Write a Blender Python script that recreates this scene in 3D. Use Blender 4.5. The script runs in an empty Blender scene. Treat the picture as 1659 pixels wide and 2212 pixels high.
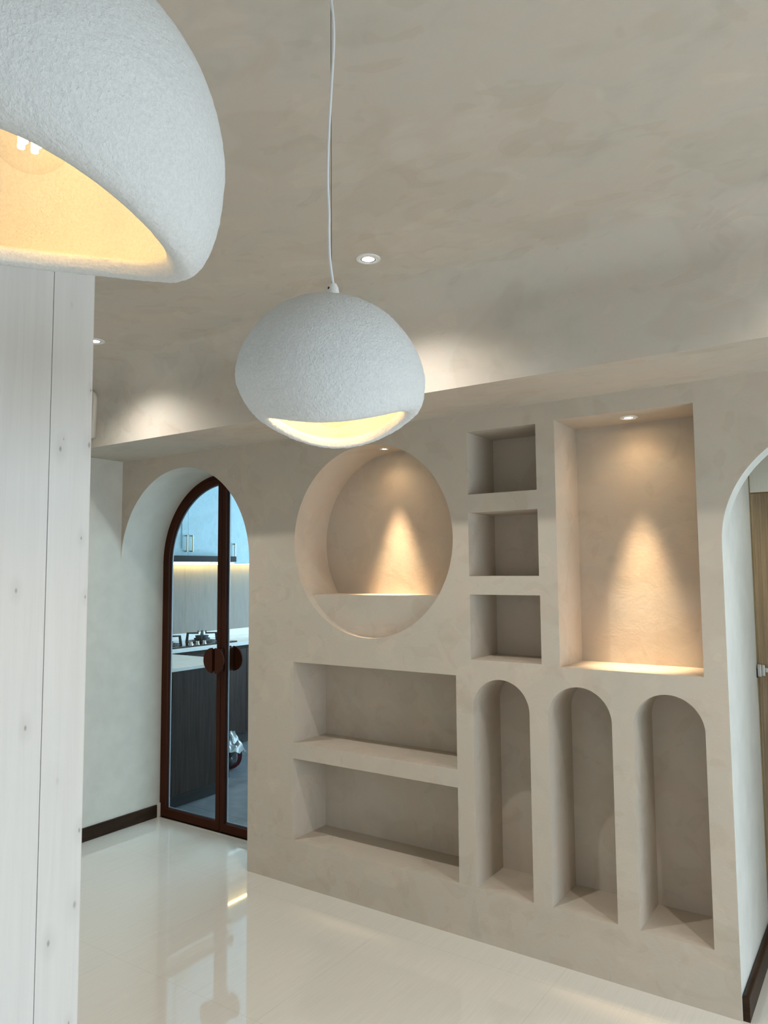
import bpy, bmesh, math, random
from mathutils import Vector, Matrix, noise

C = bpy.context.scene.collection
PI = math.pi
random.seed(4)

# ------------------------------------------------------------------ helpers
def thing(name, label, cat, loc=(0, 0, 0), rotz=0, group=None, kind=None):
    o = bpy.data.objects.new(name, None)
    o.empty_display_size = 0.05
    C.objects.link(o)
    o.location = loc
    o.rotation_euler = (0, 0, rotz)
    if label: o['label'] = label
    if cat: o['category'] = cat
    if group: o['group'] = group
    if kind: o['kind'] = kind
    return o

def tag(o, label=None, cat=None, group=None, kind=None):
    if label: o['label'] = label
    if cat: o['category'] = cat
    if group: o['group'] = group
    if kind: o['kind'] = kind
    return o

def obj(name, bm, mats, parent=None, smooth=False, angle=35):
    me = bpy.data.meshes.new(name)
    bmesh.ops.recalc_face_normals(bm, faces=bm.faces)
    bm.to_mesh(me)
    bm.free()
    if not isinstance(mats, (list, tuple)): mats = [mats]
    for m in mats: me.materials.append(m)
    if smooth:
        me.polygons.foreach_set('use_smooth', [True] * len(me.polygons))
        me.set_sharp_from_angle(angle=math.radians(angle))
    o = bpy.data.objects.new(name, me)
    C.objects.link(o)
    if parent: o.parent = parent
    return o

def box(bm, lo, hi, mi=0, bevel=0.0):
    x0, y0, z0 = lo
    x1, y1, z1 = hi
    v = [bm.verts.new(p) for p in ((x0, y0, z0), (x1, y0, z0), (x1, y1, z0), (x0, y1, z0),
                                   (x0, y0, z1), (x1, y0, z1), (x1, y1, z1), (x0, y1, z1))]
    fs = []
    for q in ((0, 3, 2, 1), (4, 5, 6, 7), (0, 1, 5, 4), (1, 2, 6, 5), (2, 3, 7, 6), (3, 0, 4, 7)):
        f = bm.faces.new([v[i] for i in q])
        f.material_index = mi
        fs.append(f)
    if bevel > 0:
        es = list({e for f in fs for e in f.edges})
        bmesh.ops.bevel(bm, geom=es, offset=bevel, segments=2, affect='EDGES', profile=0.5)
    return bm

def boxes(*bs, bevel=0.0):
    bm = bmesh.new()
    for lo, hi in bs: box(bm, lo, hi, 0, bevel)
    return bm

def lathe(bm, prof, n=32, M=None, cap=True):
    M = M or Matrix.Identity(4)
    rings = []
    for r, z in prof:
        if r < 1e-6:
            rings.append([bm.verts.new(M @ Vector((0, 0, z)))])
        else:
            rings.append([bm.verts.new(M @ Vector((r * math.cos(2 * PI * k / n), r * math.sin(2 * PI * k / n), z))) for k in range(n)])
    for a, b in zip(rings, rings[1:]):
        for k in range(n):
            k2 = (k + 1) % n
            if len(a) == 1 and len(b) == 1: continue
            if len(a) == 1: bm.faces.new((a[0], b[k], b[k2]))
            elif len(b) == 1: bm.faces.new((a[k], a[k2], b[0]))
            else: bm.faces.new((a[k], a[k2], b[k2], b[k]))
    if cap:
        for r in (rings[0], rings[-1]):
            if len(r) > 2: bm.faces.new(r)
    return bm

def tube(bm, pts, r, n=10, cap=True):
    pts = [Vector(p) for p in pts]
    rings = []
    up = Vector((0.3, 0.9, 0.1)).normalized()
    for i, p in enumerate(pts):
        t = (pts[min(i + 1, len(pts) - 1)] - pts[max(i - 1, 0)]).normalized()
        a = t.cross(up)
        if a.length < 1e-3: a = t.cross(Vector((1, 0, 0)))
        a.normalize()
        b = t.cross(a)
        rr = r[i] if isinstance(r, (list, tuple)) else r
        rings.append([bm.verts.new(p + rr * (math.cos(2 * PI * k / n) * a + math.sin(2 * PI * k / n) * b)) for k in range(n)])
    for a, b in zip(rings, rings[1:]):
        for k in range(n):
            bm.faces.new((a[k], a[(k + 1) % n], b[(k + 1) % n], b[k]))
    if cap:
        bm.faces.new(rings[0]); bm.faces.new(rings[-1])
    return bm

def catmull(pts, sub=8):
    P = [Vector(p) for p in pts]
    out = []
    for i in range(len(P) - 1):
        p0, p1, p2, p3 = P[max(i - 1, 0)], P[i], P[i + 1], P[min(i + 2, len(P) - 1)]
        for s in range(sub):
            t = s / sub
            out.append(0.5 * ((2 * p1) + (p2 - p0) * t + (2 * p0 - 5 * p1 + 4 * p2 - p3) * t * t + (3 * p1 - p0 - 3 * p2 + p3) * t ** 3))
    out.append(P[-1])
    return out

def slab(outline, holes, y0, y1):
    """solid plate in the X-Z plane between y0 and y1 with true holes; returns a mesh datablock"""
    cu = bpy.data.curves.new('tmp', 'CURVE')
    cu.dimensions = '2D'
    cu.fill_mode = 'BOTH'
    cu.extrude = (y1 - y0) / 2
    for loop in [outline] + list(holes):
        s = cu.splines.new('POLY')
        s.points.add(len(loop) - 1)
        for k, (x, z) in enumerate(loop): s.points[k].co = (x, z, 0, 1)
        s.use_cyclic_u = True
    o = bpy.data.objects.new('tmp', cu)
    C.objects.link(o)
    dg = bpy.context.evaluated_depsgraph_get()
    me = bpy.data.meshes.new_from_object(o.evaluated_get(dg))
    bpy.data.objects.remove(o)
    bpy.data.curves.remove(cu)
    me.transform(Matrix(((1, 0, 0, 0), (0, 0, -1, (y0 + y1) / 2), (0, 1, 0, 0), (0, 0, 0, 1))))
    return me

def slab_into(bm, outline, holes, y0, y1):
    me = slab(outline, holes, y0, y1)
    t = bmesh.new()
    t.from_mesh(me)
    bmesh.ops.remove_doubles(t, verts=t.verts, dist=1e-5)
    bmesh.ops.recalc_face_normals(t, faces=t.faces)
    t.to_mesh(me)
    t.free()
    bm.from_mesh(me)
    bpy.data.meshes.remove(me)

def rect(x0, x1, z0, z1): return [(x0, z0), (x1, z0), (x1, z1), (x0, z1)]

def arc(cx, cz, r, a0, a1, n):
    return [(cx + r * math.cos(a0 + (a1 - a0) * k / n), cz + r * math.sin(a0 + (a1 - a0) * k / n)) for k in range(n + 1)]

def arch_hole(x0, x1, z0, zt, n=40):
    r = (x1 - x0) / 2
    return [(x0, z0), (x1, z0)] + arc((x0 + x1) / 2, zt - r, r, 0, PI, n)

# ------------------------------------------------------------------ materials
def mat(name):
    m = bpy.data.materials.new(name)
    m.use_nodes = True
    nt = m.node_tree
    return m, nt, nt.nodes['Principled BSDF']

def N(nt, typ, **kw):
    n = nt.nodes.new(typ)
    for k, v in kw.items():
        if k.startswith('i_'):
            key = k[2:]
            n.inputs[int(key) if key.isdigit() else key].default_value = v
        else: setattr(n, k, v)
    return n

def coords(nt, scale=(1, 1, 1)):
    g = N(nt, 'ShaderNodeNewGeometry')
    mp = N(nt, 'ShaderNodeMapping')
    mp.inputs['Scale'].default_value = scale
    nt.links.new(g.outputs['Position'], mp.inputs['Vector'])
    return mp.outputs['Vector']

def ramp(nt, fac, stops):
    r = N(nt, 'ShaderNodeValToRGB')
    cr = r.color_ramp
    while len(cr.elements) < len(stops): cr.elements.new(0.5)
    for e, (p, c) in zip(cr.elements, stops):
        e.position = p
        e.color = (*c, 1)
    nt.links.new(fac, r.inputs['Fac'])
    return r.outputs['Color']

def bump(nt, b, h, strength, dist, prev=None):
    n = N(nt, 'ShaderNodeBump', i_Strength=strength, i_Distance=dist)
    nt.links.new(h, n.inputs['Height'])
    if prev: nt.links.new(prev, n.inputs['Normal'])
    nt.links.new(n.outputs['Normal'], b.inputs['Normal'])
    return n.outputs['Normal']

def noise_tex(nt, vec, scale, detail=4, rough=0.55, dist=0.0):
    n = N(nt, 'ShaderNodeTexNoise', i_Scale=scale, i_Detail=detail, i_Roughness=rough, i_Distortion=dist)
    nt.links.new(vec, n.inputs['Vector'])
    return n.outputs['Fac']

def simple(name, col, rough=0.5, metal=0.0, spec=0.5, coat=0.0):
    m, nt, b = mat(name)
    # a whisper of tonal variation keeps flat paint from looking synthetic
    f = noise_tex(nt, coords(nt), 9, 3)
    c = ramp(nt, f, [(0.3, tuple(x * 0.95 for x in col)), (0.7, tuple(min(1, x * 1.04) for x in col))])
    nt.links.new(c, b.inputs['Base Color'])
    b.inputs['Roughness'].default_value = rough
    b.inputs['Metallic'].default_value = metal
    b.inputs['Specular IOR Level'].default_value = spec
    b.inputs['Coat Weight'].default_value = coat
    return m

def plaster(name, base, amt=0.06, scale=(1, 1, 1)):
    m, nt, b = mat(name)
    v = coords(nt, scale)
    big = noise_tex(nt, v, 2.6, 5, 0.55, 0.6)
    mid = noise_tex(nt, v, 8.0, 4, 0.6, 0.8)
    mx = N(nt, 'ShaderNodeMix', data_type='FLOAT', i_Factor=0.45)
    nt.links.new(big, mx.inputs['A']); nt.links.new(mid, mx.inputs['B'])
    lo = tuple(c * (1 - amt * 1.2) for c in base)
    hi = tuple(min(1, c * (1 + amt)) for c in base)
    pink = (base[0] * 1.03, base[1] * 0.985, base[2] * 0.97)
    c = ramp(nt, mx.outputs['Result'], [(0.30, lo), (0.46, base), (0.56, pink), (0.72, hi)])
    # trowel patches with a rim, in two sizes
    prev = c
    for sc_, lo_, col_, e_ in ((3.3, 0.57, (0.955, 0.945, 0.93), 0.5), (6.5, 0.60, (0.95, 0.938, 0.925), 1.2), (5.1, 0.61, (1.045, 1.04, 1.03), 1.0)):
        pv = N(nt, 'ShaderNodeVectorMath', operation='ADD')
        pv.inputs[1].default_value = (sc_ * 3.1, sc_ * 1.7, -sc_)
        nt.links.new(v, pv.inputs[0])
        pt = noise_tex(nt, pv.outputs[0], sc_, 2, 0.45, e_)
        pr = ramp(nt, pt, [(lo_, (1, 1, 1)), (lo_ + 0.04, col_), (lo_ + 0.16, tuple(0.5 + 0.5 * q for q in col_))])
        mul = N(nt, 'ShaderNodeMix', data_type='RGBA', blend_type='MULTIPLY', i_Factor=1.0)
        nt.links.new(prev, mul.inputs['A']); nt.links.new(pr, mul.inputs['B'])
        prev = mul.outputs['Result']
    nt.links.new(mul.outputs['Result'], b.inputs['Base Color'])
    b.inputs['Roughness'].default_value = 0.72
    b.inputs['Specular IOR Level'].default_value = 0.3
    n1 = bump(nt, b, mid, 0.10, 0.02)
    fine = noise_tex(nt, coords(nt), 90, 3)
    bump(nt, b, fine, 0.12, 0.003, n1)
    return m

M = {}
M['plaster'] = plaster('beige_plaster', (0.518, 0.463, 0.387))
M['ceiling'] = plaster('ceiling_plaster', (0.535, 0.497, 0.436), 0.08, (0.8, 1.1, 1.0))
M['white'] = simple('white_wall_paint', (0.74, 0.755, 0.72), 0.6, spec=0.3)
M['offwhite'] = simple('off_white_wall_paint', (0.615, 0.60, 0.54), 0.6, spec=0.3)
M['metalwhite'] = simple('white_enamel', (0.78, 0.78, 0.77), 0.35)
M['chrome'] = simple('brushed_chrome', (0.62, 0.61, 0.58), 0.22, 1.0)
M['brass'] = simple('pale_brass', (0.40, 0.32, 0.19), 0.5, 1.0)
M['black'] = simple('matte_black', (0.012, 0.013, 0.015), 0.4)
M['cream'] = simple('cream_edge', (0.66, 0.60, 0.52), 0.6)

def floor_mat():
    m, nt, b = mat('polished_cream_tile')
    v = coords(nt, (55, 1.6, 1))
    st = noise_tex(nt, v, 3.0, 3, 0.6)
    c = ramp(nt, st, [(0.3, (0.64, 0.615, 0.555)), (0.7, (0.69, 0.665, 0.605))])
    g = N(nt, 'ShaderNodeNewGeometry')
    sp = N(nt, 'ShaderNodeSeparateXYZ')
    nt.links.new(g.outputs['Position'], sp.inputs['Vector'])
    tot = None
    for ax, off in (('X', 0.37), ('Y', 0.155)):
        a = N(nt, 'ShaderNodeMath', operation='ADD', i_1=off + 16.0)
        nt.links.new(sp.outputs[ax], a.inputs[0])
        d = N(nt, 'ShaderNodeMath', operation='DIVIDE', i_1=0.8)
        nt.links.new(a.outputs[0], d.inputs[0])
        f = N(nt, 'ShaderNodeMath', operation='FRACT')
        nt.links.new(d.outputs[0], f.inputs[0])
        l = N(nt, 'ShaderNodeMath', operation='LESS_THAN', i_1=0.0026)
        nt.links.new(f.outputs[0], l.inputs[0])
        if tot is None: tot = l.outputs[0]
        else:
            mx = N(nt, 'ShaderNodeMath', operation='MAXIMUM')
            nt.links.new(tot, mx.inputs[0]); nt.links.new(l.outputs[0], mx.inputs[1])
            tot = mx.outputs[0]
    sc = N(nt, 'ShaderNodeMath', operation='MULTIPLY', i_1=0.35)
    nt.links.new(tot, sc.inputs[0])
    mix = N(nt, 'ShaderNodeMix', data_type='RGBA')
    nt.links.new(sc.outputs[0], mix.inputs['Factor'])
    nt.links.new(c, mix.inputs['A'])
    mix.inputs['B'].default_value = (0.40, 0.37, 0.33, 1)
    nt.links.new(mix.outputs['Result'], b.inputs['Base Color'])
    b.inputs['Roughness'].default_value = 0.035
    b.inputs['IOR'].default_value = 1.75
    return m
M['floor'] = floor_mat()

def dark_tile():
    m, nt, b = mat('grey_kitchen_tile')
    v = coords(nt)
    f = noise_tex(nt, v, 5, 5, 0.6, 0.5)
    c = ramp(nt, f, [(0.3, (0.10, 0.12, 0.14)), (0.7, (0.19, 0.215, 0.24))])
    g = N(nt, 'ShaderNodeNewGeometry')
    br = N(nt, 'ShaderNodeTexBrick', offset=0.0, i_Scale=1.0)
    br.inputs['Mortar Size'].default_value = 0.003
    br.inputs['Brick Width'].default_value = 0.6
    br.inputs['Row Height'].default_value = 0.6
    nt.links.new(g.outputs['Position'], br.inputs['Vector'])
    nt.links.new(c, br.inputs['Color1']); nt.links.new(c, br.inputs['Color2'])
    br.inputs['Mortar'].default_value = (0.07, 0.08, 0.09, 1)
    nt.links.new(br.outputs['Color'], b.inputs['Base Color'])
    b.inputs['Roughness'].default_value = 0.38
    return m
M['ktile'] = dark_tile()

def wood(name, lo, hi, rough=0.45, sc=(28, 28, 1.3), bs=0.15):
    m, nt, b = mat(name)
    v = coords(nt, sc)
    f = noise_tex(nt, v, 2.2, 6, 0.62, 0.7)
    c = ramp(nt, f, [(0.32, lo), (0.68, hi)])
    nt.links.new(c, b.inputs['Base Color'])
    b.inputs['Roughness'].default_value = rough
    if bs > 0: bump(nt, b, f, bs, 0.004)
    return m
M['skirt'] = wood('dark_brown_skirting', (0.018, 0.0095, 0.006), (0.046, 0.026, 0.015), 0.4, (2.5, 2.5, 60))
M['skirt'].node_tree.nodes['Principled BSDF'].inputs['Specular IOR Level'].default_value = 0.12
M['kwood'] = wood('charcoal_wood_laminate', (0.011, 0.0062, 0.0048), (0.040, 0.025, 0.0195), 0.6, bs=0)
M['kwood'].node_tree.nodes['Principled BSDF'].inputs['Specular IOR Level'].default_value = 0.2
M['plinth'] = simple('black_plinth', (0.010, 0.009, 0.009), 0.5)
M['redbrown'] = simple('red_brown_aluminium', (0.048, 0.0125, 0.0045), 0.5, spec=0.1)
M['stone'] = simple('white_quartz', (0.66, 0.69, 0.69), 0.25)
M['splash'] = plaster('grey_stone_splashback', (0.27, 0.255, 0.235), 0.10, (3, 3, 0.5))
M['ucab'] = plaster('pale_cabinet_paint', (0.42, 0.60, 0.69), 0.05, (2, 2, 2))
M['tan'] = simple('tan_tile', (0.42, 0.34, 0.22), 0.4)

def post_wood():
    m, nt, b = mat('whitewashed_pine')
    v = coords(nt, (34, 34, 1.2))
    f = noise_tex(nt, v, 1.6, 5, 0.6, 0.9)
    broad = noise_tex(nt, coords(nt, (9, 9, 0.7)), 1.3, 3, 0.5, 0.4)
    mx = N(nt, 'ShaderNodeMix', data_type='FLOAT', i_Factor=0.5)
    nt.links.new(f, mx.inputs['A']); nt.links.new(broad, mx.inputs['B'])
    c = ramp(nt, mx.outputs['Result'], [(0.30, (0.655, 0.645, 0.635)), (0.5, (0.70, 0.695, 0.685)), (0.70, (0.73, 0.73, 0.72))])
    g = N(nt, 'ShaderNodeNewGeometry')
    tot = None
    for (y, z, s, a) in KNOTS:
        sub = N(nt, 'ShaderNodeVectorMath', operation='SUBTRACT')
        sub.inputs[1].default_value = (-1.655, y, z)
        nt.links.new(g.outputs['Position'], sub.inputs[0])
        sc = N(nt, 'ShaderNodeVectorMath', operation='MULTIPLY')
        sc.inputs[1].default_value = (0, 1.0 / s, 0.5 / s)
        nt.links.new(sub.outputs[0], sc.inputs[0])
        ln = N(nt, 'ShaderNodeVectorMath', operation='LENGTH')
        nt.links.new(sc.outputs[0], ln.inputs[0])
        mr = N(nt, 'ShaderNodeMapRange', i_1=0.3, i_2=1.1, i_3=a * 0.72, i_4=0.0)
        nt.links.new(ln.outputs['Value'], mr.inputs[0])
        halo = N(nt, 'ShaderNodeMapRange', i_1=1.0, i_2=5.0, i_3=a * 0.13, i_4=0.0)
        nt.links.new(ln.outputs['Value'], halo.inputs[0])
        mm = N(nt, 'ShaderNodeMath', operation='MAXIMUM')
        nt.links.new(mr.outputs[0], mm.inputs[0]); nt.links.new(halo.outputs[0], mm.inputs[1])
        if tot is None: tot = mm.outputs[0]
        else:
            q = N(nt, 'ShaderNodeMath', operation='MAXIMUM')
            nt.links.new(tot, q.inputs[0]); nt.links.new(mm.outputs[0], q.inputs[1])
            tot = q.outputs[0]
    mix = N(nt, 'ShaderNodeMix', data_type='RGBA')
    nt.links.new(tot, mix.inputs['Factor'])
    nt.links.new(c, mix.inputs['A'])
    mix.inputs['B'].default_value = (0.13, 0.095, 0.075, 1)
    nt.links.new(mix.outputs['Result'], b.inputs['Base Color'])
    b.inputs['Roughness'].default_value = 0.55
    bump(nt, b, f, 0.10, 0.004)
    return m

def felt():
    m, nt, b = mat('rough_white_felt')
    b.inputs['Base Color'].default_value = (0.64, 0.65, 0.65, 1)
    tc = N(nt, 'ShaderNodeTexCoord')
    f = noise_tex(nt, tc.outputs['Object'], 240, 3, 0.6, 0.3)
    g = noise_tex(nt, tc.outputs['Object'], 95, 3, 0.6, 0.4)
    c = ramp(nt, f, [(0.3, (0.62, 0.635, 0.64)), (0.65, (0.69, 0.705, 0.71))])
    nt.links.new(c, b.inputs['Base Color'])
    b.inputs['Roughness'].default_value = 0.9
    b.inputs['Specular IOR Level'].default_value = 0.15
    n1 = bump(nt, b, g, 0.30, 0.005)
    bump(nt, b, f, 0.5, 0.0035, n1)
    return m
M['felt'] = felt()

def emit(name, col, s):
    m = bpy.data.materials.new(name)
    m.use_nodes = True
    nt = m.node_tree
    nt.nodes.clear()
    e = N(nt, 'ShaderNodeEmission', i_Strength=s)
    e.inputs['Color'].default_value = (*col, 1)
    o = N(nt, 'ShaderNodeOutputMaterial')
    nt.links.new(e.outputs[0], o.inputs['Surface'])
    return m

def thin_glass(name, tint, fac=0.06, rough=0.02, ior=1.45):
    m = bpy.data.materials.new(name)
    m.use_nodes = True
    nt = m.node_tree
    nt.nodes.clear()
    t = N(nt, 'ShaderNodeBsdfTransparent')
    t.inputs['Color'].default_value = (*tint, 1)
    g = N(nt, 'ShaderNodeBsdfGlossy', i_Roughness=rough)
    f = N(nt, 'ShaderNodeFresnel', i_IOR=ior)
    gm = N(nt, 'ShaderNodeNewGeometry')
    inv = N(nt, 'ShaderNodeMath', operation='SUBTRACT', i_0=1.0)
    nt.links.new(gm.outputs['Backfacing'], inv.inputs[1])
    ff = N(nt, 'ShaderNodeMath', operation='MULTIPLY')
    nt.links.new(f.outputs[0], ff.inputs[0]); nt.links.new(inv.outputs[0], ff.inputs[1])
    mx = N(nt, 'ShaderNodeMixShader')
    nt.links.new(ff.outputs[0], mx.inputs[0])
    nt.links.new(t.outputs[0], mx.inputs[1])
    nt.links.new(g.outputs[0], mx.inputs[2])
    o = N(nt, 'ShaderNodeOutputMaterial')
    nt.links.new(mx.outputs[0], o.inputs['Surface'])
    return m
M['bulbglass'] = thin_glass('clear_bulb_glass', (0.99, 0.98, 0.965))
M['doorglass'] = thin_glass('door_glass', (0.92, 0.96, 0.975), ior=1.2)

def frosted(name, lo, hi, st, tw=0.82):
    m, nt, b = mat(name)
    v = coords(nt, (60, 60, 1.2))
    f = noise_tex(nt, v, 2.0, 4, 0.6, 0.4)
    c = ramp(nt, f, [(0.3, lo), (0.7, hi)])
    nt.links.new(c, b.inputs['Base Color'])
    b.inputs['Transmission Weight'].default_value = tw
    b.inputs['Roughness'].default_value = 0.30
    b.inputs['IOR'].default_value = 1.3
    bump(nt, b, f, st, 0.01)
    return m
M['frost'] = frosted('ribbed_bronze_frosted_glass', (0.52, 0.48, 0.37), (0.86, 0.82, 0.70), 0.9)
M['frostpale'] = frosted('pale_frosted_glass', (0.86, 0.85, 0.78), (0.92, 0.91, 0.85), 0.2, 0.25)

WARM = (1.0, 0.60, 0.24)
M['filament'] = emit('glowing_filament', (1.0, 0.60, 0.22), 125)
M['lens_cool'] = emit('downlight_lens', (1.0, 0.97, 0.90), 120)
M['lens_warm'] = emit('niche_downlight_lens', (1.0, 0.70, 0.40), 90)
M['led'] = emit('warm_led_strip', (1.0, 0.68, 0.24), 34)
M['bag_film'] = simple('pale_plastic_film', (0.30, 0.325, 0.33), 0.2)
M['bag_dark'] = simple('black_plastic', (0.012, 0.014, 0.02), 0.3)
M['bag_red'] = simple('dark_red_plastic', (0.16, 0.018, 0.028), 0.3)

# ------------------------------------------------------------------ room dimensions
XL, XR = -4.092, 2.60          # side walls
YB = -5.0                      # wall behind the photographer
ZC = 2.755                     # ceiling
BY, BZ = -0.4505, 2.3215       # face and underside of the dropped beam
WT = 0.385                     # thickness of the niche wall
ND = 0.272                     # depth of the niches
LSP, LCX, LR = 1.667, -3.5235, 0.5685    # kitchen arch
RX0, RR, RSP = -0.522, 0.43, 1.70        # right-hand arch
RX1 = RX0 + 2 * RR

def outline(top=BZ, x0=XL, x1=XR):
    o = [(XL, top), (x1, top), (x1, 0), (RX1, 0)]
    o += arc(RX0 + RR, RSP, RR, 0, PI, 56)
    o += [(RX0, 0), (LCX + LR, 0)]
    o += arc(LCX, LSP, LR, 0, PI, 72)
    return o

rects = [(-1.584, -1.2495, 1.947, 2.234), (-1.583, -1.248, 1.577, 1.864), (-1.581, -1.246, 1.2055, 1.4946),
         (-1.1652, -0.6046, 1.1986, 2.2395), (-2.6305, -1.6585, 0.714, 1.1305), (-2.632, -1.657, 0.223, 0.635)]
archs = [(-1.573, -1.306, 0.221, 1.126), (-1.223, -0.956, 0.222, 1.122), (-0.872, -0.607, 0.221, 1.122)]
CX, CZ, CR, SHZ, SHY = -2.144, 1.755, 0.480, 1.4835, 0.045
common = [rect(*r) for r in rects] + [arch_hole(*a) for a in archs]
circ = arc(CX, CZ, CR, 0, 2 * PI, 128)[:-1]
sa = math.asin((SHZ - CZ) / CR)
circ_cut = arc(CX, CZ, CR, sa, PI - sa, 100)

def outline_open():
    """behind the thin arch panel: the right hand opening is square up to the passage ceiling"""
    o = [(XL, BZ), (XR, BZ), (XR, 0), (0.42, 0), (0.42, 2.30), (RX0, 2.30), (RX0, 0), (LCX + LR, 0)]
    return o + arc(LCX, LSP, LR, 0, PI, 72)

bm = bmesh.new()
slab_into(bm, outline(), common + [circ], 0.0, SHY)
slab_into(bm, outline(), common + [circ_cut], SHY, 0.115)
slab_into(bm, outline_open(), common + [circ_cut], 0.115, ND)
slab_into(bm, outline_open(), [], ND, WT)
bm.normal_update()
for f in bm.faces:
    c = f.calc_center_median()
    if c.y > 0.11 and c.y < 0.12 and f.normal.y > 0.5 and RX0 < c.x < 0.42: f.material_index = 1
    if abs(f.normal.y) < 0.3 and c.z < 2.305:
        if c.x < LCX + LR + 0.01: f.material_index = 2
        elif RX0 - 0.01 < c.x < 0.43: f.material_index = 1
me = bpy.data.meshes.new('wall_back')
bm.to_mesh(me); bm.free()
for k_ in ('plaster', 'white', 'offwhite'): me.materials.append(M[k_])
me.polygons.foreach_set('use_smooth', [True] * len(me.polygons))
me.set_sharp_from_angle(angle=math.radians(30))
wb = bpy.data.objects.new('wall_back', me); C.objects.link(wb)
tag(wb, 'beige plastered feature wall with recessed niches and two arched openings', 'wall', kind='structure')

# the arch is only cut through a thin front panel; a straight white passage runs on behind it
JT, JY = 0.115, 0.74
PX1, PZ = 0.42, 2.30
bm = boxes(((-0.60, WT, 0), (RX0, JY, BZ)), ((PX1, JT, 0), (1.3, JY, BZ)), ((RX0, JT, PZ), (PX1, JY, BZ + 0.05)))
o = obj('wall_passage', bm, M['white'])
tag(o, 'white side wall of the short passage behind the right hand arch', 'wall', kind='structure')

def struct(name, bm, m, label=None, cat=None, **k):
    o = obj(name, bm, m, **k)
    return tag(o, label, cat, kind='structure')

struct('wall_left', boxes(((XL - 0.15, YB, 0), (XL, WT, ZC))), M['offwhite'], 'plain white wall left of the kitchen arch', 'wall')
struct('floor', boxes(((XL - 0.15, YB - 0.15, -0.08), (XR + 0.15, WT, 0))), M['floor'], 'polished cream tile floor', 'floor')

# ceiling with soft cove into the beam (one plaster skin)
prof = [(YB - 0.15, ZC)]
rc = 0.15
for k in range(13):
    a = PI / 2 * (1 - k / 12)
    prof.append((BY - rc + rc * math.cos(a), ZC - rc + rc * math.sin(a)))
prof += [(BY, BZ), (WT, BZ), (WT, ZC + 0.12), (YB - 0.15, ZC + 0.12)]
bm = bmesh.new()
x0, x1 = XL, XR
A = [bm.verts.new((x0, y, z)) for y, z in prof]
B = [bm.verts.new((x1, y, z)) for y, z in prof]
n = len(prof)
for k in range(n): bm.faces.new((A[k], A[(k + 1) % n], B[(k + 1) % n], B[k]))
bm.faces.new(A); bm.faces.new(B[::-1])
struct('ceiling', bm, M['ceiling'], 'mottled beige plaster ceiling with a dropped beam over the niche wall', 'ceiling', smooth=True, angle=40)

# small plastered boxing at the left end of the beam, just past the column
bm = bmesh.new()
ol = [(XL, 2.375), (-3.728, 2.375)] + arc(-3.768, 2.60, 0.052, 0, PI / 2, 8) + [(XL, 2.652)]
slab_into(bm, ol, [], BY - 0.03, BY)
struct('trim_1', bm, M['cream'], 'pale rounded boxing on the beam behind the column', 'trim')

# walls out of frame, with the openings daylight enters by
WY0, WY1, WZ0, WZ1 = -2.5, -0.45, 0.04, 2.30
struct('wall_right', boxes(((XR, YB, 0), (XR + 0.15, WY0, ZC)), ((XR, WY1, 0), (XR + 0.15, WT, ZC)),
                           ((XR, WY0, WZ1), (XR + 0.15, WY1, ZC)), ((XR, WY0, 0), (XR + 0.15, WY1, WZ0))), M['white'])
VX0, VX1 = -2.6, 1.9
struct('wall_front', boxes(((XL, YB - 0.15, 0), (VX0, YB, ZC)), ((VX1, YB - 0.15, 0), (XR, YB, ZC)),
                           ((VX0, YB - 0.15, WZ1), (VX1, YB, ZC)), ((VX0, YB - 0.15, 0), (VX1, YB, WZ0))), M['white'])
def win_frame(name, a, b, fixed, axis):
    bm = bmesh.new()
    n = 3
    t = 0.05
    for k in range(n + 1):
        s = a + (b - a - t) * k / n
        if axis == 'y': box(bm, (fixed, s, WZ0), (fixed + 0.06, s + t, WZ1))
        else: box(bm, (s, fixed, WZ0), (s + t, fixed + 0.06, WZ1))
    for z in (WZ0, WZ1 - t):
        if axis == 'y': box(bm, (fixed, a, z), (fixed + 0.06, b, z + t))
        else: box(bm, (a, fixed, z), (b, fixed + 0.06, z + t))
    struct(name, bm, M['metalwhite'])
win_frame('window_1', WY0, WY1, XR + 0.02, 'y')
win_frame('window_2', VX0, VX1, YB - 0.08, 'x')

# skirtings
bm = boxes(((XL, -4.9, 0), (XL + 0.014, 0.308, 0.081)), bevel=0.004)
struct('baseboard_left', bm, M['skirt'], 'dark brown wooden skirting under the white left wall', 'skirting')
bm = bmesh.new()   # rounded leading end
sk = [(0.0, 0.0), (0.024, 0.0)] + arc(0.012, 0.078, 0.012, 0, PI, 8)
A = [bm.verts.new((RX0 + x, 0.006, z)) for x, z in sk]
B = [bm.verts.new((RX0 + x, 0.698, z)) for x, z in sk]
for k in range(len(sk)): bm.faces.new((A[k], A[(k + 1) % len(sk)], B[(k + 1) % len(sk)], B[k]))
bm.faces.new(A); bm.faces.new(B[::-1])
struct('baseboard_right', bm, M['skirt'], 'dark brown skirting along the white reveal of the right arch', 'skirting', smooth=True)

# ------------------------------------------------------------------ whitewashed column

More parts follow.
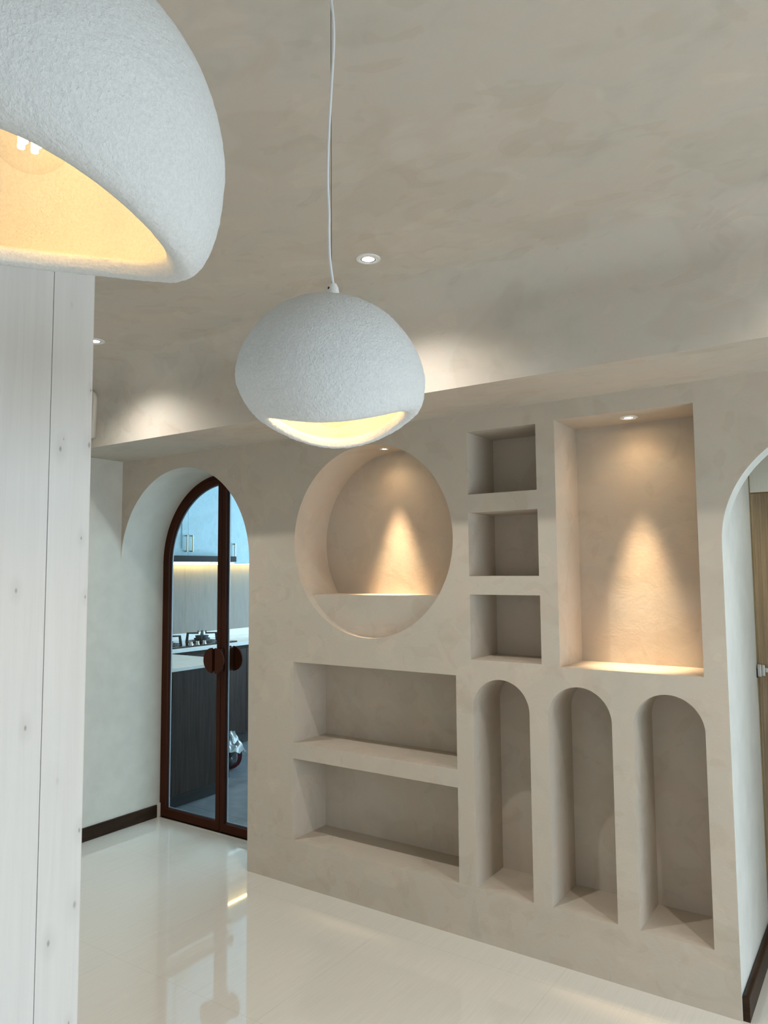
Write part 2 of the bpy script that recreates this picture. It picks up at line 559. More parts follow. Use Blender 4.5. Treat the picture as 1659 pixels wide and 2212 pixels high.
# (y on the board face, height, size, strength)
KNOTS = [(-1.965, 1.905, 0.0045, 0.85), (-1.887, 1.925, 0.005, 0.8), (-1.886, 2.065, 0.003, 0.85), (-1.903, 1.690, 0.003, 0.8),
         (-2.065, 1.565, 0.004, 0.8), (-2.033, 1.252, 0.0042, 0.85), (-1.897, 0.815, 0.006, 0.65), (-1.962, 0.752, 0.005, 0.8),
         (-1.889, 0.985, 0.004, 0.85), (-1.888, 1.545, 0.003, 0.8), (-1.905, 0.55, 0.003, 0.8), (-1.957, 1.93, 0.0025, 0.6),
         (-1.945, 2.27, 0.006, 0.16), (-1.950, 1.115, 0.006, 0.2)]
M['post'] = post_wood()
col = thing('wooden_column', 'whitewashed knotty wooden column at the left edge, below the larger lamp', 'column', (-1.86, -2.12, 0))
def local(o, p):
    o.matrix_parent_inverse = Matrix.Translation(-Vector(p.location)) if p.rotation_euler.z == 0 else (Matrix.Translation(p.location) @ Matrix.Rotation(p.rotation_euler.z, 4, 'Z')).inverted()
    return o
def loc_child(name, bm, m, p, **k):
    """bm is in world coordinates; parent without moving it"""
    o = obj(name, bm, m, p, **k)
    bmd = o.data
    inv = (Matrix.Translation(p.location) @ p.rotation_euler.to_matrix().to_4x4()).inverted() if p.parent is None else Matrix.Identity(4)
    if p.parent is not None:
        q = p.parent
        inv = (Matrix.Translation(q.location) @ q.rotation_euler.to_matrix().to_4x4()).inverted()
    bmd.transform(inv)
    return o

px0, px1, py0, py1 = -2.10, -1.655, -2.40, -1.876
bm = bmesh.new()
box(bm, (px1 - 0.03, py0, 0.0), (px1, -1.9935, ZC), bevel=0.0012)
loc_child('plank', bm, M['post'], col)
bm = bmesh.new()   # narrow corner board with a rounded arris
r = 0.012
pl = [(px1 - 0.03, -1.992), (px1, -1.992)] + [(px1 - r + r * math.cos(a), py1 - r + r * math.sin(a)) for a in [PI / 2 * k / 6 for k in range(7)]] + [(px1 - 0.03, py1)]
A = [bm.verts.new((x, y, 0)) for x, y in pl]; B = [bm.verts.new((x, y, ZC)) for x, y in pl]
for k in range(len(pl)): bm.faces.new((A[k], A[(k + 1) % len(pl)], B[(k + 1) % len(pl)], B[k]))
bm.faces.new(A[::-1]); bm.faces.new(B)
loc_child('plank', bm, M['post'], col, smooth=True, angle=30)
bm = boxes(((px0, py0, 0), (px1 - 0.031, py1 - 0.001, ZC)))
loc_child('core', bm, M['post'], col)

# ------------------------------------------------------------------ pendant lamps
# outer profile (radius, height above the rim) in shade radii
PROF = [(0.69, 0.035), (0.725, 0.005), (0.785, 0.003), (0.855, 0.045), (0.92, 0.135), (0.972, 0.265), (1.0, 0.42), (0.99, 0.56), (0.955, 0.71),
        (0.89, 0.86), (0.79, 1.01), (0.65, 1.16), (0.48, 1.275), (0.30, 1.345), (0.12, 1.385), (0.0, 1.39)]
def pebble(R, saddle, sphase, lean, lphase, lean_rim, rphase, off, seed):
    bm = bmesh.new()
    nseg = 176
    outer = catmull([(r, 0, z) for r, z in PROF], 6)
    th = 0.011 / R
    prof = [(max(0.0, p.x), p.z) for p in outer]
    inner = [(max(0.0, p.x - th), p.z - (th if p.z > 0.9 else th * max(0, (p.z - 0.3) / 0.6))) for p in outer[14:]]
    inner = [q for q in inner if q[0] > 0.0]
    lip = [(0.676, 0.056), (0.671, 0.072), (0.685, 0.092)]
    chain = prof[::-1] + lip + [(0.78, 0.125)] + [q for q in inner if q[1] > 0.15]
    rings = []
    for r, z in chain:
        if r < 1e-5:
            rings.append([bm.verts.new((0, 0, z * R))]); continue
        ring = []
        for k in range(nseg):
            a = 2 * PI * k / nseg
            w = max(0.0, 1 - z / 0.8)                       # rim shape fades out going up
            up = min(1.0, max(0.0, z / 0.35))
            zz = z + saddle * math.cos(2 * (a - sphase)) * w + lean * r * math.cos(a - lphase) * up + lean_rim * math.cos(a - rphase) * (1 - up)
            o_ = off * (1 - up)
            p = Vector(((r * math.cos(a) + o_ * math.cos(lphase)) * R, (r * math.sin(a) + o_ * math.sin(lphase)) * R, zz * R))
            nn = Vector((math.cos(a) * (0.3 + r), math.sin(a) * (0.3 + r), z - 0.5)).normalized()
            d = 0.0008 * noise.noise(p * 150 + Vector((seed, 0, 0))) + 0.0009 * noise.noise(p * 300 + Vector((0, seed, 0)))
            if z < 0.12: d *= 1.8
            ring.append(bm.verts.new(p + nn * d))
        rings.append(ring)
    for a, b in zip(rings, rings[1:]):
        for k in range(nseg):
            k2 = (k + 1) % nseg
            if len(a) == 1: bm.faces.new((a[0], b[k], b[k2]))
            elif len(b) == 1: bm.faces.new((a[k], a[k2], b[0]))
            else: bm.faces.new((a[k], a[k2], b[k2], b[k]))
    if len(rings[-1]) > 1: bm.faces.new(rings[-1])
    bmesh.ops.translate(bm, verts=bm.verts, vec=(-0.004, -0.003, 0))
    return bm

def lamp(label, loc, R, shape, bulb_dz, cord_pts, wire_top, fil):
    """loc: centre of the rim plane"""
    t = thing('pendant_lamp', label, 'lamp', loc, 0, 'pebble pendant lamps')
    top = 1.39 * R
    obj('lamp_shade', pebble(R, *shape), M['felt'], t, smooth=True, angle=60)
    bm = bmesh.new()
    lathe(bm, [(0.012, top - 0.008), (0.0115, top + 0.010), (0.0095, top + 0.022), (0.006, top + 0.029), (0.0, top + 0.030)], 20)
    cp = obj('cord_cap', bm, M['metalwhite'], t, smooth=True)
    bm = bmesh.new()
    lathe(bm, [(0.0, -0.001), (0.0024, -0.001), (0.0024, 0.001), (0.0, 0.001)], 12,
          Matrix.Translation(Vector((-0.0035, -0.0088, top + 0.0195))) @ Matrix.Rotation(PI / 2, 4, 'X'))
    obj('screw', bm, M['black'], cp)
    zc = ZC - loc[2]
    pts = [Vector((0, 0, top + 0.026))] + [Vector(p) for p in cord_pts]
    bm = bmesh.new()
    tube(bm, catmull(pts, 8), 0.0027, 10)
    obj('cord', bm, M['cordm'], t, smooth=True)
    bm = bmesh.new()
    tube(bm, [(-0.002, -0.003, top + 0.026), wire_top], 0.0007, 6)
    obj('suspension_wire', bm, M['wirem'], t)
    wx, wy = wire_top[0], wire_top[1]
    bm = bmesh.new()
    lathe(bm, [(0.0045, zc - 0.085), (0.006, zc - 0.078), (0.006, zc - 0.055), (0.008, zc - 0.05), (0.008, zc - 0.025), (0.05, zc - 0.022), (0.05, zc), ], 24,
          Matrix.Translation(Vector((wx, wy, 0))))
    obj('ceiling_rose', bm, M['metalwhite'], t, smooth=True)
    # bulb: clear globe with upright filaments
    rb = 0.0475
    b = bmesh.new()
    lathe(b, [(0.0, -rb)] + [(rb * math.sin(PI * k / 20), -rb * math.cos(PI * k / 20)) for k in range(1, 17)] + [(0.019, rb * 1.05), (0.014, rb * 1.35)], 32,
          Matrix.Translation(Vector((0, 0, bulb_dz))), cap=False)
    bo = obj('bulb', b, M['bulbglass'], t, smooth=True, angle=80)
    b = bmesh.new()
    for k in range(4):
        a = 2 * PI * k / 4 + 0.5
        x, y = 0.011 * math.cos(a), 0.011 * math.sin(a)
        tube(b, [(x, y, bulb_dz - 0.020), (x * 0.85, y * 0.85, bulb_dz + 0.022)], 0.0042, 8)
    obj('filament', b, fil, bo, smooth=True)
    b = bmesh.new()
    lathe(b, [(0.0145, bulb_dz + rb * 1.33), (0.0145, bulb_dz + rb * 1.33 + 0.028), (0.024, bulb_dz + rb * 1.33 + 0.03), (0.024, top - 0.012)], 20)
    obj('lamp_holder', b, M['metalwhite'], t, smooth=True)
    return t

M['cordm'] = simple('white_pvc_cord', (0.72, 0.73, 0.76), 0.4)
M['wirem'] = simple('steel_wire', (0.18, 0.19, 0.19), 0.4, 0.8)
sx, sy, sz = -0.843, -1.927, 1.870
cordw = [(-0.84, -1.941, 2.185), (-0.839, -1.945, 2.237), (-0.837, -1.947, 2.271), (-0.836, -1.952, 2.323), (-0.833, -1.955, 2.375),
         (-0.830, -1.956, 2.418), (-0.824, -1.958, 2.482), (-0.818, -1.960, 2.538), (-0.813, -1.962, 2.590), (-0.812, -1.965, 2.633), (-0.815, -1.968, 2.672)]
lamp('smaller white pebble pendant lamp hanging on a wavy cord in the middle', (sx, sy, sz), 0.175, (0.10, math.radians(34), -0.035, math.radians(34), 0.03, math.radians(34), 0.07, 3.0),
     0.048, [(a - sx, b - sy, c - sz) for a, b, c in cordw], (-0.815 - sx, -1.968 - sy, 2.675 - sz), M['filament'])
bx, by, bz = -0.836, -2.528, 2.021
lamp('larger white pebble pendant lamp with glowing bulb, cut off at top left', (bx, by, bz), 0.236, (0.085, math.radians(34 + 90), -0.05, math.radians(50), -0.10, math.radians(52), 0.035, 11.0),
     0.116, [(0.002, 0.004, 0.40), (-0.004, 0.003, 0.47), (-0.006, 0.0, 0.54), (0.0, 0.0, 0.60), (0.0, 0.0, ZC - bz - 0.083)], (0.0, 0.0, ZC - bz - 0.08), M['filament'])

# ------------------------------------------------------------------ downlights
def downlight(label, x, y, z, R, lensm, tilt=0.0, group='ceiling downlights'):
    t = thing('downlight', label, 'downlight', (x, y, z), 0, group)
    bm = bmesh.new()
    lathe(bm, [(R * 0.62, 0.0), (R * 0.62, -0.004), (R * 0.70, -0.0055), (R * 0.95, -0.004), (R, -0.0015), (R, 0.0)], 40, cap=False)
    obj('trim_ring', bm, M['metalwhite'], t, smooth=True)
    bm = bmesh.new()
    lathe(bm, [(R * 0.60, -0.0002), (R * 0.60, -0.0035), (R * 0.50, -0.004), (R * 0.47, -0.002), (R * 0.47, -0.0002)], 40, cap=False)
    obj('bezel', bm, M['chrome'], t, smooth=True)
    bm = bmesh.new()
    lathe(bm, [(0.0, -0.0035), (R * 0.30, -0.0032), (R * 0.47, -0.002)], 32, cap=False)
    obj('lens', bm, lensm, t, smooth=True)
    return t

def spot(x, y, z, power, col, half, blend, radius=0.02, aim=None):
    l = bpy.data.lights.new('spot', 'SPOT')
    l.energy = power
    l.color = col
    l.spot_size = math.radians(2 * half)
    l.spot_blend = blend
    l.shadow_soft_size = radius
    o = bpy.data.objects.new('spot_beam', l)
    C.objects.link(o)
    o.location = (x, y, z)
    d = Vector(aim or (0, 0, -1))
    o.rotation_euler = d.to_track_quat('-Z', 'Y').to_euler()
    return o

COOL = (1.0, 0.95, 0.88)
CEIL_P = 44
rows = [(-3.22, -0.815), (-1.545, -0.825), (0.14, -0.825)]
labs = ['white ceiling downlight half hidden by the wooden column', 'white ceiling downlight right of the hanging cord', 'white ceiling downlight before the right arch']
for (x, y), lb in zip(rows, labs):
    downlight(lb, x, y, ZC, 0.046, M['lens_cool'])
    spot(x, y, ZC - 0.010, CEIL_P, COOL, 67, 1.0, 0.016)
for (x, y), lb in zip([(1.82, -0.825), (1.82, -2.6), (-3.22, -4.3), (-1.545, -4.3), (0.14, -4.3), (1.82, -4.3)], ['']*6):  # unseen downlights, added to lift floor bounce and ambient light
    downlight('unseen white ceiling downlight added to brighten the room', x, y, ZC, 0.046, M['lens_cool'])
    spot(x, y, ZC - 0.010, CEIL_P * 0.9, COOL, 62, 0.75, 0.016)
NP = 68
downlight('small warm downlight in the top of the circular niche', -2.136, 0.140, CZ + math.sqrt(CR ** 2 - 0.008 ** 2) - 0.0012, 0.026, M['lens_warm'], group='niche downlights')
spot(-2.136, 0.140, CZ + CR - 0.012, NP * 1.55, (1.0, 0.70, 0.42), 18, 1.0, 0.03, (0, 0.10, -1))
spot(-2.136, 0.140, CZ + CR - 0.012, 2.2, (1.0, 0.70, 0.42), 70, 1.0, 0.02)
downlight('small warm downlight in the top of the tall rectangular niche', -0.886, 0.130, 2.2395, 0.038, M['lens_warm'], group='niche downlights')
spot(-0.886, 0.130, 2.2395 - 0.008, NP * 2.5, (1.0, 0.70, 0.42), 16, 1.0, 0.032, (0, 0.075, -1))
spot(-0.886, 0.130, 2.2395 - 0.008, 3, (1.0, 0.70, 0.42), 70, 1.0, 0.02)

# ------------------------------------------------------------------ kitchen door (arched double door)
def arch_band(x0, x1, z0, cz, r_out, r_in, cx, y0, y1, bottom=0.0, n=72):
    """arched frame ring: outer/inner radius, optional bottom rail"""
    bm = bmesh.new()
    out = [(cx + r_out, z0)] + arc(cx, cz, r_out, 0, PI, n) + [(cx - r_out, z0)]
    inn = [(cx + r_in, z0)] + arc(cx, cz, r_in, 0, PI, n) + [(cx - r_in, z0)]
    slab_into(bm, out + inn[::-1], [], y0, y1)
    return bm
d1 = thing('door_1', 'arched double glass kitchen door with dark red brown frame', 'door', (LCX, 0.35, 0), kind='structure')
DY = 0.332
r1 = LR - 0.002
bm = arch_band(0, 0, 0.0, LSP, r1, r1 - 0.022, LCX, DY + 0.004, DY + 0.050)
loc_child('door_frame', bm, M['redbrown'], d1, smooth=True, angle=30)
ro = r1 - 0.026      # leaf outline
ri = ro - 0.034
SW = 0.036           # meeting stile
def half(sign, r, stile, z0):
    """closed outline of half an arch, from the centre line (offset by stile) out"""
    s = stile
    a0 = math.acos(s / r)
    pts = [(s, z0), (r, z0)] + [(r * math.cos(a), LSP + r * math.sin(a)) for a in [a0 * k / 40 for k in range(41)]]
    return [(LCX + sign * x, z) for x, z in pts]
for sg in (-1, 1):
    bm = bmesh.new()
    slab_into(bm, half(sg, ro, 0.003, 0.008), [half(sg, ri, SW, 0.058)], DY, DY + 0.040)
    lf = loc_child('door_leaf', bm, M['redbrown'], d1, smooth=True, angle=30)
    bm = bmesh.new()
    slab_into(bm, half(sg, ri + 0.006, SW - 0.006, 0.052), [], DY + 0.019, DY + 0.023)
    loc_child('glass_pane', bm, M['doorglass'], lf)
    # pale glazing bead around the pane
    bm = bmesh.new()
    slab_into(bm, half(sg, ri + 0.001, SW - 0.001, 0.057), [half(sg, ri - 0.006, SW + 0.006, 0.064)], DY + 0.0235, DY + 0.034)
    loc_child('glazing_bead', bm, M['bead'] if 'bead' in M else M.setdefault('bead', simple('grey_bead', (0.15, 0.17, 0.20), 0.4)), lf)
    # half disc pull, standing off the leaf, inside and out
    for (yp, ys) in ((DY - 0.062, DY - 0.002), (DY + 0.094, DY + 0.038)):
        bm = bmesh.new()
        hz = 1.055
        hr = 0.078
        pts = [(LCX + sg * (0.012 + hr * math.cos(a)), hz + hr * math.sin(a)) for a in [-PI / 2 + PI * k / 28 for k in range(29)]]
        slab_into(bm, pts, [], min(yp, yp + 0.008), max(yp, yp + 0.008))
        x0, x1 = sorted((LCX + sg * 0.013, LCX + sg * 0.030))
        lo, hi = sorted((yp + 0.004, ys))
        box(bm, (x0, lo, hz - 0.070), (x1, hi, hz + 0.070))
        loc_child('door_handle', bm, M['redbrown'], lf, smooth=True, angle=30)
# floor bolt inside the right leaf, steel sill
bm = bmesh.new()
lathe(bm, [(0.012, 0.0), (0.012, 0.018), (0.009, 0.024), (0, 0.025)], 16, Matrix.Translation(Vector((LCX + 0.055, DY + 0.055, 0.0))))
loc_child('floor_bolt', bm, M['chrome'], d1, smooth=True)
bm = boxes(((XL, DY - 0.012, -0.004), (LCX + LR, WT + 0.01, 0.004)))
loc_child('door_sill', bm, M['chrome'], d1)

# cream end piece where the skirting stops
bm = boxes(((XL, 0.309, 0), (XL + 0.012, DY + 0.003, 0.088)))
struct('trim_2', bm, M['cream'], 'short cream upright stop at the end of the left skirting', 'trim')

# ------------------------------------------------------------------ right hand frosted door
d2 = thing('door_2', 'ribbed frosted glass door and pale transom behind the right hand arch', 'door', (RX0 + RR, 0.705, 0), kind='structure')
bm = bmesh.new()
slab_into(bm, rect(RX0 + 0.004, 0.416, 0.006, 1.938), [], 0.700, 0.708)
loc_child('glass_panel', bm, M['frost'], d2)
bm = boxes(((RX0 + 0.004, 0.700, 1.944), (0.416, 0.708, 2.296)))
loc_child('transom_panel', bm, M['frostpale'], d2)
bm = boxes(((RX0 + 0.0005, 0.694, 0.006), (RX0 + 0.0038, 0.714, 2.296)))
loc_child('seal', bm, M['brass'], d2)
# patch lock
lk = None
bm = boxes(((-0.5165, 0.668, 1.127), (-0.5005, 0.699, 1.182)), ((-0.5000, 0.672, 1.130), (-0.4860, 0.699, 1.180)), bevel=0.003)
lk = loc_child('lock_case', bm, M['chrome'], d2)
bm = boxes(((-0.4858, 0.680, 1.146), (-0.40, 0.694, 1.166)), bevel=0.002)
loc_child('lock_bar', bm, M['chrome'], d2)
bm = boxes(((-0.5205, 0.672, 1.122), (-0.5170, 0.698, 1.162)))
loc_child('strike_plate', bm, M['black'], d2)
bm = boxes(((-0.516, 0.690, 0.165), (-0.495, 0.699, 0.20)), bevel=0.003)
loc_child('hinge', bm, M['chrome'], d2)

# room behind the frosted door
struct('wall_bathroom', boxes(((-1.0, 2.2, 0), (1.3, 2.3, 2.4)), ((-1.1, JY, 0), (-1.0, 2.3, 2.4)), ((1.3, WT, 0), (1.4, 2.3, 2.4)), ((-1.0, JY + 0.001, 0), (-0.60, JY + 0.02, 2.4))), M['tan'])
struct('floor_bathroom', boxes(((-1.1, WT + 0.0005, -0.08), (1.4, 2.3, -0.0005))), M['floor'])
struct('ceiling_bathroom', boxes(((-1.1, JY, 2.4), (1.4, 2.3, 2.48))), M['white'])

# ------------------------------------------------------------------ kitchen beyond the door
KX = -5.68          # wall the hob stands against
KY1 = 4.4
struct('floor_kitchen', boxes(((KX - 0.1, WT + 0.0005, -0.08), (-1.11, KY1, -0.002))), M['ktile'])
struct('wall_kitchen_left', boxes(((KX - 0.1, WT, 0), (KX, KY1, 2.75))), M['splash'])
struct('wall_kitchen_far', boxes(((KX, KY1, 0), (-1.11, KY1 + 0.1, 0.9)), ((KX, KY1, 2.4), (-1.11, KY1 + 0.1, 2.75)), ((KX, KY1, 0.9), (-4.9, KY1 + 0.1, 2.4)), ((-1.6, KY1, 0.9), (-1.11, KY1 + 0.1, 2.4))), M['white'])
struct('wall_kitchen_near', boxes(((KX, WT - 0.05, 0), (XL - 0.1505, WT, 2.75))), M['white'])
struct('wall_kitchen_right', boxes(((-1.11, WT, 0), (-1.101, KY1, 2.75))), M['white'])
struct('ceiling_kitchen', boxes(((KX - 0.1, WT, 2.75), (-1.101, KY1 + 0.1, 2.85))), M['white'])
struct('window_3', boxes(*[((x, KY1 + 0.02, 0.9), (x + 0.05, KY1 + 0.07, 2.4)) for x in (-4.9, -3.8, -2.7, -1.65)]), M['metalwhite'])

# peninsula
pn = thing('kitchen_peninsula', 'dark wood kitchen peninsula directly behind the left glass leaf', 'kitchen island', (-4.5, 0.75, 0))
loc_child('carcass', boxes(((-4.95, 0.44, 0.098), (-4.115, 0.985, 0.925))), M['kwood'], pn)
loc_child('end_panel', boxes(((-4.112, 0.43, 0.098), (-4.095, 0.93, 0.925)), bevel=0.001), M['kwood'], pn)
loc_child('plinth', boxes(((-4.93, 0.46, 0.0), (-4.150, 0.93, 0.097))), M['plinth'], pn)
w = obj('worktop', boxes(((-4.98, 0.42, 0.926), (-4.09, 1.035, 0.950)), bevel=0.002), M['stone'])
tag(w, 'white stone worktop on the dark peninsula behind the left glass leaf', 'worktop')

# hob run: three base units
ys = [0.46, 1.28, 2.16, 3.2]
bl = ['dark base cabinet on the hob wall nearest the kitchen door', 'dark base cabinet under the gas hob', 'dark base cabinet beyond the gas hob, past the plastic bag']
for k in range(3):
    y0, y1 = ys[k], ys[k + 1]
    t = thing('base_cabinet', bl[k], 'cabinet', ((KX - 5.11) / 2, (y0 + y1) / 2, 0), group='base cabinets along the hob wall')
    loc_child('carcass', boxes(((KX + 0.002, y0 + 0.001, 0.10), (-5.128, y1 - 0.001, 0.915))), M['kwood'], t)
    m_ = (y0 + y1) / 2
    for a, b in ((y0 + 0.002, m_ - 0.0015), (m_ + 0.0015, y1 - 0.002)):
        loc_child('door', boxes(((-5.127, a, 0.105), (-5.108, b, 0.885)), bevel=0.001), M['kwood'], t)
    loc_child('plinth', boxes(((KX + 0.01, y0 + 0.001, 0), (-5.16, y1 - 0.001, 0.099))), M['plinth'], t)
w = obj('worktop', boxes(((KX + 0.001, 0.45, 0.917), (-5.088, 3.2, 0.950)), bevel=0.002), M['stone'])
tag(w, 'long white stone worktop under the gas hob', 'worktop')

# gas hob
hb = thing('gas_hob', 'black glass gas hob with two burners on the long worktop', 'hob', (-5.35, 1.6, 0.9505))
loc_child('hob_top', boxes(((-5.60, 1.22, 0.951), (-5.125, 2.055, 0.962)), bevel=0.003), simple('black_hob_glass', (0.01, 0.012, 0.013), 0.08), hb)
for yc in (1.40, 1.83):
    bm = bmesh.new()
    Mx = Matrix.Translation(Vector((-5.36, yc, 0.9625)))
    lathe(bm, [(0.095, 0.0), (0.095, 0.006), (0.07, 0.010), (0.07, 0.022), (0.074, 0.024), (0.074, 0.032), (0.058, 0.036), (0.058, 0.045), (0.062, 0.047), (0.062, 0.056), (0.02, 0.060), (0.0, 0.060)], 32, Mx)
    loc_child('burner', bm, simple('burner_iron', (0.05, 0.055, 0.06), 0.45, 0.4), hb, smooth=True)
    bm = bmesh.new()
    for k in range(4):
        a = PI / 4 + k * PI / 2
        R_ = Matrix.Translation(Vector((-5.36, yc, 0.9625))) @ Matrix.Rotation(a, 4, 'Z')
        t2 = bmesh.new()
        # bent cast arm: upright foot, top bar, small upturned tip
        slab_into(t2, [(0.125, 0.0), (0.150, 0.0), (0.138, 0.084), (0.040, 0.084), (0.040, 0.100), (0.030, 0.100), (0.030, 0.070), (0.118, 0.072)], [], -0.007, 0.007)
        t2.transform(R_)
        tmp = bpy.data.meshes.new('t'); t2.to_mesh(tmp); t2.free(); bm.from_mesh(tmp); bpy.data.meshes.remove(tmp)
    ring = [(0.135 * math.cos(2 * PI * k / 32), 0.135 * math.sin(2 * PI * k / 32)) for k in range(33)]
    tube(bm, [(-5.36 + x, yc + y, 0.967) for x, y in ring], 0.004, 8)
    loc_child('pan_support', bm, simple('cast_iron', (0.025, 0.03, 0.032), 0.5), hb)
for yk in (1.545, 1.62, 1.70):
    bm = bmesh.new()
    lathe(bm, [(0.020, 0.0), (0.020, 0.004), (0.016, 0.006), (0.016, 0.026), (0.014, 0.028), (0.0, 0.028)], 24, Matrix.Translation(Vector((-5.185, yk, 0.9625))))
    loc_child('knob', bm, M['chrome'], hb, smooth=True)

# low upstand behind the worktop
o = obj('upstand', boxes(((KX + 0.001, 0.46, 0.9505), (KX + 0.02, 3.2, 1.02)), bevel=0.002), M['stone'])
tag(o, 'low pale stone upstand along the back of the long worktop', 'upstand')

# wall cabinets: (y0, y1, z0, seams)
def wall_cab(label, y0, y1, z0, doors, handles, strip=True):
    t = thing('wall_cabinet', label, 'cabinet', (KX + 0.18, (y0 + y1) / 2, z0), group='pale wall cabinets')
    xf = -5.30
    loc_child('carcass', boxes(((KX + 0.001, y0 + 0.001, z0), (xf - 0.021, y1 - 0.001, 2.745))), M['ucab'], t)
    for (a, b), hy in zip(doors, handles):
        f = 0.068
        bm = bmesh.new()
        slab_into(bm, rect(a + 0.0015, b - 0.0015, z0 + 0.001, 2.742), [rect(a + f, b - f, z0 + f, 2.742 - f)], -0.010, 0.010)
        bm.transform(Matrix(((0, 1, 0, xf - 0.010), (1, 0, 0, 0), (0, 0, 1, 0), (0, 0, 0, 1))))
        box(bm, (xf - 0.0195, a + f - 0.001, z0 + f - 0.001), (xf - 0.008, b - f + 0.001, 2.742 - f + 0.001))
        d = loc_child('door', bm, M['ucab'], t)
        if hy is not None:
            z1 = z0 + 0.04
            bm = boxes(((xf + 0.024, hy - 0.005, z1), (xf + 0.033, hy + 0.005, z1 + 0.15)), ((xf, hy - 0.005, z1), (xf + 0.026, hy + 0.005, z1 + 0.010)), ((xf, hy - 0.005, z1 + 0.14), (xf + 0.026, hy + 0.005, z1 + 0.15)))
            loc_child('handle', bm, M['brass'], d)
    if strip: loc_child('light_strip', boxes(((KX + 0.045, y0 + 0.03, z0 - 0.0085), (KX + 0.058, y1 - 0.02, z0 - 0.0005))), M['led'], t)
    return t
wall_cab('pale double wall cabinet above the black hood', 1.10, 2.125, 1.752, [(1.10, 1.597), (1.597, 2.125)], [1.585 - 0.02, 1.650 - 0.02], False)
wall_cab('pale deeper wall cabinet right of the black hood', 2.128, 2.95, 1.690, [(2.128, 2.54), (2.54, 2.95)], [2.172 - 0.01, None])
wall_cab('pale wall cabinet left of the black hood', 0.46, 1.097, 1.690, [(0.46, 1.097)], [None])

hd = thing('range_hood', 'slim black range hood under the pale wall cabinets', 'hood', (-5.39, 1.57, 1.70))
loc_child('light_strip', boxes(((KX + 0.045, 1.078, 1.682), (KX + 0.058, 2.157, 1.6995))), M['led'], hd)
loc_child('body', boxes(((KX + 0.001, 1.11, 1.700), (-5.135, 2.045, 1.7515)), bevel=0.003), simple('black_glass_hood', (0.010, 0.011, 0.012), 0.4, spec=0.1), hd)
loc_child('glass_lip', boxes(((-5.40, 1.12, 1.688), (-5.16, 2.04, 1.6995)), bevel=0.002), M['chrome'], hd)

# plastic bag on the kitchen floor
bg = thing('plastic_bag', 'crumpled plastic bag with dark red straps on the kitchen floor', 'bag', (-4.605, 1.43, 0))
def blob(c, s, seed, amp, m, name, sub=4, cutz=None):
    bm = bmesh.new()
    bmesh.ops.create_icosphere(bm, subdivisions=sub, radius=1.0)
    for v in bm.verts:
        p = v.co.copy()
        d = 1 + amp * noise.noise(p * 2.1 + Vector((seed, 0, 0))) + amp * 0.7 * abs(noise.noise(p * 4.3 + Vector((0, seed, 0))))
        q = Vector((p.x * s[0], p.y * s[1], p.z * s[2])) * d + Vector(c)
        if q.z < 0.002: q.z = 0.002
        v.co = q
    return loc_child(name, bm, m, bg, smooth=True, angle=50)
blob((-4.612, 1.425, 0.085), (0.088, 0.088, 0.10), 2.0, 0.25, M['bag_dark'], 'contents')
# film: open crumpled sheet draped on top
bm = bmesh.new()
nu, nv = 36, 14
g = []
for i in range(nu + 1):
    row = []
    a = 2 * PI * i / nu
    for j in range(nv + 1):
        t = j / nv
        r = 0.02 + 0.14 * t
        z = 0.275 - 0.10 * t ** 1.4 - 0.05 * t * math.cos(a - 0.6) + 0.05 * noise.noise(Vector((math.cos(a) * 2.0, math.sin(a) * 2.0, t * 3))) + 0.03 * abs(noise.noise(Vector((math.cos(a) * 5, math.sin(a) * 5, t * 5 + 3))))
        r *= 1 + 0.22 * noise.noise(Vector((math.cos(a) * 2.5 + 7, math.sin(a) * 2.5, t)))
        row.append(bm.verts.new((-4.605 + r * math.cos(a), 1.43 + r * math.sin(a) * 0.95, z)))
    g.append(row)
for i in range(nu):
    for j in range(nv): bm.faces.new((g[i][j], g[i + 1][j], g[i + 1][j + 1], g[i][j + 1]))
bmesh.ops.remove_doubles(bm, verts=bm.verts, dist=1e-4)
bmesh.ops.solidify(bm, geom=bm.faces[:], thickness=0.004)
loc_child('plastic_film', bm, M['bag_film'], bg, smooth=True, angle=25)
def strap(pts, w):
    bm = bmesh.new()
    P = catmull(pts, 6)
    L = []
    for i, p in enumerate(P):
        t = (P[min(i + 1, len(P) - 1)] - P[max(i - 1, 0)]).normalized()
        s = t.cross(Vector((0.8, -0.5, 0.2))).normalized() * w
        L.append((bm.verts.new(p - s), bm.verts.new(p + s)))
    for a, b in zip(L, L[1:]): bm.faces.new((a[0], a[1], b[1], b[0]))
    bmesh.ops.solidify(bm, geom=bm.faces[:], thickness=0.005)
    return bm
for off in (0.0, 0.035):
    q = [(0.05, 0.205), (0.10, 0.175), (0.115, 0.10), (0.095, 0.035), (0.04, 0.008)]
    loc_child('strap', strap([(-4.605 + 0.826 * u + off * 0.5, 1.43 + 0.563 * u - off, z) for u, z in q], 0.012), M['bag_red'], bg)

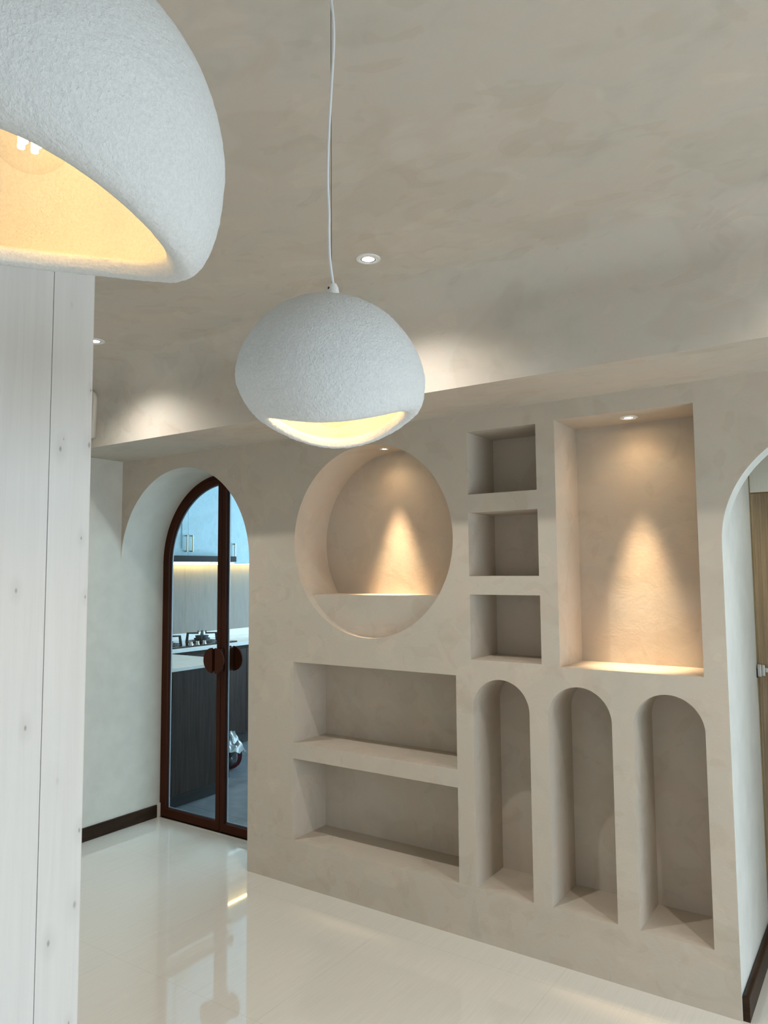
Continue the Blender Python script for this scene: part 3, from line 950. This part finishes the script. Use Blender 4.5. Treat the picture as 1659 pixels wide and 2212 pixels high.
# ------------------------------------------------------------------ light
def area(name, loc, size, power, col, target_dir):
    l = bpy.data.lights.new(name, 'AREA')
    l.shape = 'RECTANGLE'
    l.size, l.size_y = size
    l.energy = power
    l.color = col
    o = bpy.data.objects.new(name, l)
    C.objects.link(o)
    o.location = loc
    o.rotation_euler = Vector(target_dir).to_track_quat('-Z', 'Y').to_euler()
    return o
DAY = (0.73, 0.88, 1.0)
area('daylight_right', (XR + 0.05, (WY0 + WY1) / 2, 1.17), (WY1 - WY0 - 0.05, 2.1), 84, DAY, (-0.80, 0, -0.60))
area('daylight_rear', ((VX0 + VX1) / 2, YB - 0.05, 1.17), (VX1 - VX0 - 0.05, 2.1), 12, DAY, (0, 0.60, -0.80))
area('daylight_kitchen', (-3.25, KY1 + 0.06, 1.65), (3.2, 1.45), 170, (0.62, 0.85, 1.0), (0, -1, 0))
spot(-0.2, 1.3, 2.38, 48, (1.0, 0.80, 0.52), 75, 0.6, 0.04)
spot(0.10, 0.38, 2.285, 9, (0.95, 1.0, 0.97), 75, 0.8, 0.03)  # added spot without a fitting, brightens the white passage wall

wd = bpy.data.worlds.new('world')
bpy.context.scene.world = wd
wd.use_nodes = True
bgn = wd.node_tree.nodes['Background']
bgn.inputs['Color'].default_value = (0.75, 0.88, 1.0, 1)
bgn.inputs['Strength'].default_value = 0.4

# ------------------------------------------------------------------ camera
cam = bpy.data.cameras.new('camera')
cam.sensor_fit = 'VERTICAL'
cam.sensor_height = 36
cam.lens = 1606.642 / 2212 * 36
cam.clip_start = 0.02
co = bpy.data.objects.new('camera', cam)
C.objects.link(co)
ya, pi_, ro_ = -0.598383, 0.0791564, -0.0076730
F = Vector((math.sin(ya) * math.cos(pi_), math.cos(ya) * math.cos(pi_), math.sin(pi_)))
U0 = Vector((-math.sin(ya) * math.sin(pi_), -math.cos(ya) * math.sin(pi_), math.cos(pi_)))
R0 = Vector((math.cos(ya), -math.sin(ya), 0))
R = R0 * math.cos(ro_) + U0 * math.sin(ro_)
U = -R0 * math.sin(ro_) + U0 * math.cos(ro_)
co.matrix_world = Matrix(((R.x, U.x, -F.x, 0), (R.y, U.y, -F.y, -3.0), (R.z, U.z, -F.z, 1.60335), (0, 0, 0, 1)))
sc = bpy.context.scene
sc.camera = co
sc.cycles.use_denoising = True
sc.cycles.max_bounces = 10
sc.cycles.diffuse_bounces = 6
sc.cycles.transparent_max_bounces = 12
sc.cycles.sample_clamp_indirect = 6
sc.view_settings.view_transform = 'Standard'
sc.view_settings.look = 'None'
sc.view_settings.gamma = 1
sc.view_settings.use_curve_mapping = False
sc.view_settings.exposure = 0.17
